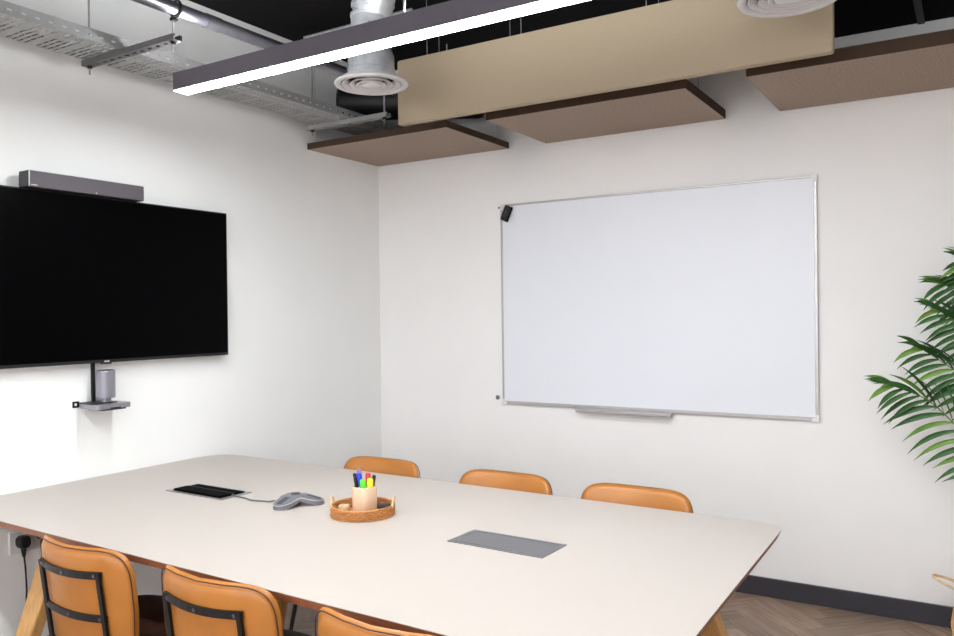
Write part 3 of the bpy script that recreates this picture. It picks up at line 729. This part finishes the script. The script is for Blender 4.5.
def make_chair(label):
    """sits facing +y; origin on the floor under the seat centre"""
    c = thing('conference_chair', label, 'chair', (0,0,0), 0)
    # backrest: shell curved round the sitter, leaning back
    W, H = .456, .39
    bend = lambda u, v: .060*(abs(u)/(W/2))**2.0*(.55+.45*max(0,(v+.2)/.4)) + .018*math.sin(3*v)
    tilt = Matrix.Translation((0,-.222,.592)) @ Matrix.Rotation(math.radians(12), 4, 'X')
    bmm, out = pad(W, H, .040, 5.2, bend)
    # narrow the lower part a little
    for v in bmm.verts: v.co.x *= 1 - .16*max(0, (-v.co.z)/.2)**1.5
    obj('backrest', xform(bmm, tilt), M['leather'], c, smooth='all')
    bmm = bmesh.new(); pts = []
    for k in range(72):
        u, v = out(2*PI*k/72); u *= .985; v *= .985
        pts.append(V(u*(1 - .16*max(0,-v/.2)**1.5), bend(u,v)-.0125, v))
    tube(bmm, pts, .0020, 6, closed=True); obj('piping', xform(bmm, tilt), M['piping'], c, smooth=True)
    # seat
    bend2 = lambda u, v: .018*(abs(u)/.23)**2.5 - .02*max(0, v/.2)**2*1.0
    bmm, out = pad(.46, .475, .045, 3.4, bend2)
    m2 = Matrix.Translation((0,-.01,.445)) @ Matrix.Rotation(math.radians(-90+3), 4, 'X') @ Matrix.Scale(-1, 4, (0,0,1)) @ Matrix.Scale(-1,4,(0,1,0)) if False else Matrix.Translation((0,.018,.455)) @ Matrix(((1,0,0,0),(0,0,1,0),(0,1,0,0),(0,0,0,1)))
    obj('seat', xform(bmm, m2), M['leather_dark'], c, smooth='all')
    # black metal ladder frame behind the back
    rear = lambda u, v: bend(u,v) - .020 - .004 - .004
    for s in (-1, 1):
        bmm = bmesh.new(); u = s*.143
        pts = [tilt @ V(u, rear(u,v)-.002, v) for v in (.130,.06,0,-.06,-.12,-.17)]
        pts += [V(u,-.215,.400), V(u,-.12,.392), V(u,.12,.392)]
        for p, q in zip(pts, pts[1:]): bar(bmm, p, q, 0.016, .009, V(0,1,0) if abs((q-p).z) > abs((q-p).y) else V(0,0,1))
        obj('back_post', bmm, M['black_metal'], c)
    for v in (.122, -.012):
        bmm = bmesh.new(); us = [-.151+.302*k/10 for k in range(11)]
        pts = [tilt @ V(u, rear(u,v), v) for u in us]
        for p, q in zip(pts, pts[1:]): bar(bmm, p, q+(q-p)*.02, .006, .021, V(0,0,1))
        cb = obj('cross_bar', bmm, M['black_metal'], c)
        for u in (-.130,0,.130):
            p = tilt @ V(u, rear(u,v)-.003, v); q = tilt @ V(u, rear(u,v)-.0062, v)
            obj('bolt', T([p,q], .0055, 10), M['conduit'], cb, smooth=True)
    bmm = bmesh.new()
    for y in (-.12,.12): bar(bmm, (-.185,y,.398), (.185,y,.398), .024, .020)
    obj('seat_frame', bmm, M['black_metal'], c, bevel=.002)
    for sx in (-1,1):
        for sy, yb in ((1,.20),(-1,-.21)):
            obj('leg', T([(sx*.175,sy*.12,.402),(sx*.18,sy*.13,.38),(sx*.215,yb,.012),(sx*.2153,yb,.0)], [.010,.010,.0085,.010], 12), M['black_metal'], c, smooth=True)
    return c
def copy_tree(o, parent=None):
    n = o.copy(); col.objects.link(n)
    if parent: n.parent = parent
    for ch in list(o.children): copy_tree(ch, n)
    return n
GRP = 'tan leather conference chairs'
NEAR = [(1.090,-2.612,1,'nearest tan leather chair at the left end of the table, black frame showing'),
        (1.695,-2.615,0,'middle tan leather chair on the near side, cut off by the bottom edge'),
        (2.297,-2.640,-1,'tan leather chair on the near side of which only the top corner shows')]
FAR = [(1.050,-1.512,180,'tan leather chair across the table directly behind the pen pot'),
       (1.722,-1.52,180.5,'middle tan leather chair on the far side of the table'),
       (2.302,-1.525,180,'tan leather chair on the far side nearest the right end')]
proto = None
for x, y, a, lb in NEAR+FAR:
    o = make_chair(lb) if proto is None else copy_tree(proto)
    proto = proto or o
    o['label'] = lb; o['category'] = 'chair'; o['group'] = GRP
    o.location = (x, y, 0); o.rotation_euler = (0, 0, math.radians(a))

# ------------------------------------------------------------------ palm in a basket
PX, PY = 3.512, -.36
bk = thing('woven_basket', 'round woven seagrass basket with a loop handle at the right edge', 'basket', (PX,PY,0))
prof = [(.13,0),(.155,.02),(.178,.08),(.186,.14),(.178,.20),(.158,.255),(.150,.30)]
bmm = bmesh.new(); lathe(bmm, [(.0005,.002)]+prof+[(.145,.30),(.142,.26),(.0005,.255)], n=48); obj('basket_body', bmm, M['seagrass'], bk, smooth='all')
bmm = bmesh.new()
for k in range(22):
    z = .01+k*.0135
    for (r0,z0),(r1,z1) in zip(prof, prof[1:]):
        if z0 <= z <= z1: r = r0+(r1-r0)*(z-z0)/(z1-z0)
    tube(bmm, [((r+.002)*math.cos(2*PI*i/48),(r+.002)*math.sin(2*PI*i/48),z) for i in range(48)], .006, 6, closed=True)
obj('woven_coils', bmm, M['seagrass'], bk, smooth=True)
for s in (-1,1):
    bmm = bmesh.new(); pts = []
    for i in range(15):
        q = i/14; a = PI*q
        pts.append((s*(.150+.105*math.sin(a)), -.055*math.cos(a)*1.0, .295+.035*math.sin(a)))
    tube(bmm, pts, .006, 8); obj('handle', bmm, M['rattan_pale'], bk, smooth=True)
pp = thing('palm_plant', 'green palm with long arching fronds against the back wall', 'plant', (0,0,0))
bmm = bmesh.new(); lathe(bmm, [(.0005,.2565),(.138,.2565),(.138,.268),(.0005,.275)], (PX,PY,0), 32); obj('soil', bmm, M['soil'], pp)
def catmull(P, n):
    P = [Vector(p) for p in P]; P = [P[0]*2-P[1]]+P+[P[-1]*2-P[-2]]; out = []
    m = len(P)-3
    for i in range(n+1):
        t = i/n*m; k = min(int(t), m-1); t -= k
        a,b,c,d = P[k:k+4]
        out.append(.5*((2*b)+(c-a)*t+(2*a-5*b+4*c-d)*t*t+(3*b-a-3*c+d)*t**3))
    return out
def leaflet(bm, p, d, L, w, droop, mi=0, curl=0):
    """blade from p along d, bending down; folded along the midrib"""
    n = 8; d = d.normalized(); pos = Vector(p); side = d.cross(V(0,0,1))
    if side.length < .1: side = V(0,1,0)
    side.normalize(); side = (side*.45 + V(0,0,1)*.85); side = (side - d*side.dot(d)).normalized(); rows = []
    for i in range(n+1):
        s = i/n; ww = w*(math.sin(PI*min(1,s*.92+.05))**.75)*(1-s**5) if i < n else .0006
        up = side.cross(d).normalized()
        rows.append([bm.verts.new(pos-side*ww/2+up*ww*.16), bm.verts.new(pos), bm.verts.new(pos+side*ww/2+up*ww*.16)])
        d = (d + V(0,0,-droop/n) + V(0,curl/n,0)).normalized(); pos = pos + d*L/n
        side = (side - d*side.dot(d)).normalized()
    for a, b in zip(rows, rows[1:]):
        for k in (0,1): bm.faces.new((a[k],a[k+1],b[k+1],b[k])).material_index = mi
def frond(path, nl, L, start=.5, sweep=.9, droop=.8, young=0., flat=V(0,1,0), tiplen=.8):
    pts = catmull(path, 60); rnd = random.random
    st = obj('frond', T(pts, [.006-.0045*i/60 for i in range(61)], 6), M['stem'], pp, smooth=True)
    bmm = bmesh.new()
    for i in range(nl):
        s = start+(1-start)*i/(nl-1); q = s*60; k = min(59,int(q)); p = pts[k].lerp(pts[k+1], q-k); tg = (pts[k+1]-pts[k]).normalized()
        side = tg.cross(flat.cross(tg)).normalized() if False else flat
        e = (s-start)/(1-start); ln = L*(.75+.5*math.sin(PI*(.15+.75*e)))*(1-(1-tiplen)*e**3)*(.92+.16*rnd())
        for sg in (-1,1):
            perp = tg.cross(V(0,1,0)).normalized()*sg          # in the xz plane
            dd = (tg*(.45+.45*e) + perp*(1.0-.40*e) if sg > 0 else tg*(sweep+.35*e) + perp*(.75-.45*e)) + V(0,(-.28 if sg < 0 else .14)+.25*(rnd()-.5),0)
            if sg < 0: ln *= .85
            leaflet(bmm, p, dd, ln*(.95+.1*rnd()), .0225+.005*rnd(), droop*(.8+.5*rnd()), 1 if rnd() < young*.6+.6*max(0,e-.72) else 0, 0)
    leaflet(bmm, pts[-1], (pts[-1]-pts[-2])+V(0,.02,0), L*.8, .024, droop, 1); leaflet(bmm, pts[-1], (pts[-1]-pts[-2]).normalized()+V(.1,-.2,.35), L*.6, .022, droop, 1)
    lo = obj('leaflets', bmm, [M['leaf'], M['leaf_light']], st, smooth='all')
    solid(lo, .0006)
c0 = (PX,PY,.27)
def arch(mids, y=-.36): return [(PX+random.uniform(-.04,.04), PY+random.uniform(-.04,.04), .262)] + mids
frond(arch([(3.50,-.37,.60),(3.46,-.38,.80),(3.37,-.38,.94),(3.25,-.38,1.07),(3.12,-.38,1.13)]), 14, .22, .38, young=.12)
frond(arch([(3.52,-.33,.70),(3.49,-.32,.98),(3.42,-.32,1.12),(3.34,-.32,1.20),(3.225,-.32,1.285)]), 13, .20, .42, young=.10)
frond(arch([(3.53,-.35,.8),(3.52,-.36,1.10),(3.47,-.36,1.27),(3.40,-.36,1.37),(3.29,-.36,1.45)]), 13, .19, .45, young=.04)
frond(arch([(3.54,-.30,.9),(3.53,-.28,1.22),(3.49,-.27,1.42),(3.43,-.27,1.50),(3.31,-.27,1.56)]), 12, .19, .5, young=.1)
frond(arch([(3.56,-.36,.9),(3.55,-.36,1.25),(3.52,-.36,1.48),(3.46,-.36,1.59),(3.39,-.36,1.65)]), 11, .19, .5, young=.35, tiplen=.7)
frond(arch([(3.60,-.36,.9),(3.70,-.38,1.3),(3.85,-.40,1.55),(4.0,-.42,1.6)]), 12, .22, .45)
frond(arch([(3.62,-.36,.8),(3.76,-.38,1.1),(3.92,-.40,1.22),(4.1,-.42,1.2)]), 12, .22, .45)
frond(arch([(3.55,-.42,.8),(3.58,-.55,1.2),(3.62,-.72,1.42),(3.66,-.88,1.45)]), 12, .20, .45)
frond(arch([(3.58,-.40,.7),(3.68,-.50,.95),(3.8,-.62,1.05),(3.92,-.72,1.0)]), 12, .20, .45)
frond(arch([(3.56,-.32,1.0),(3.57,-.30,1.4),(3.62,-.28,1.75),(3.66,-.26,1.95)]), 12, .22, .5)

# ------------------------------------------------------------------ world, camera, view
w = bpy.data.worlds.new('world'); sc.world = w; w.use_nodes = True
w.node_tree.nodes['Background'].inputs['Color'].default_value = (.8,.85,1,1)
w.node_tree.nodes['Background'].inputs['Strength'].default_value = .3
cam = bpy.data.cameras.new('camera'); co = bpy.data.objects.new('camera', cam); col.objects.link(co); sc.camera = co
cam.sensor_width = 36; cam.lens = 799.24/954*36; cam.clip_start = .05
r, u, f = V(.8491,.5281,-.0121), V(.0077,.0106,.9999), V(-.5282,.8491,-.0049)
co.matrix_world = Matrix(((r.x,u.x,-f.x,3.4121),(r.y,u.y,-f.y,-4.2458),(r.z,u.z,-f.z,1.4619),(0,0,0,1)))
vs = sc.view_settings
sc.display_settings.display_device = 'sRGB'
vs.view_transform = 'Standard'; vs.look = 'None'; vs.gamma = 1; vs.use_curve_mapping = False
vs.exposure = 0.1
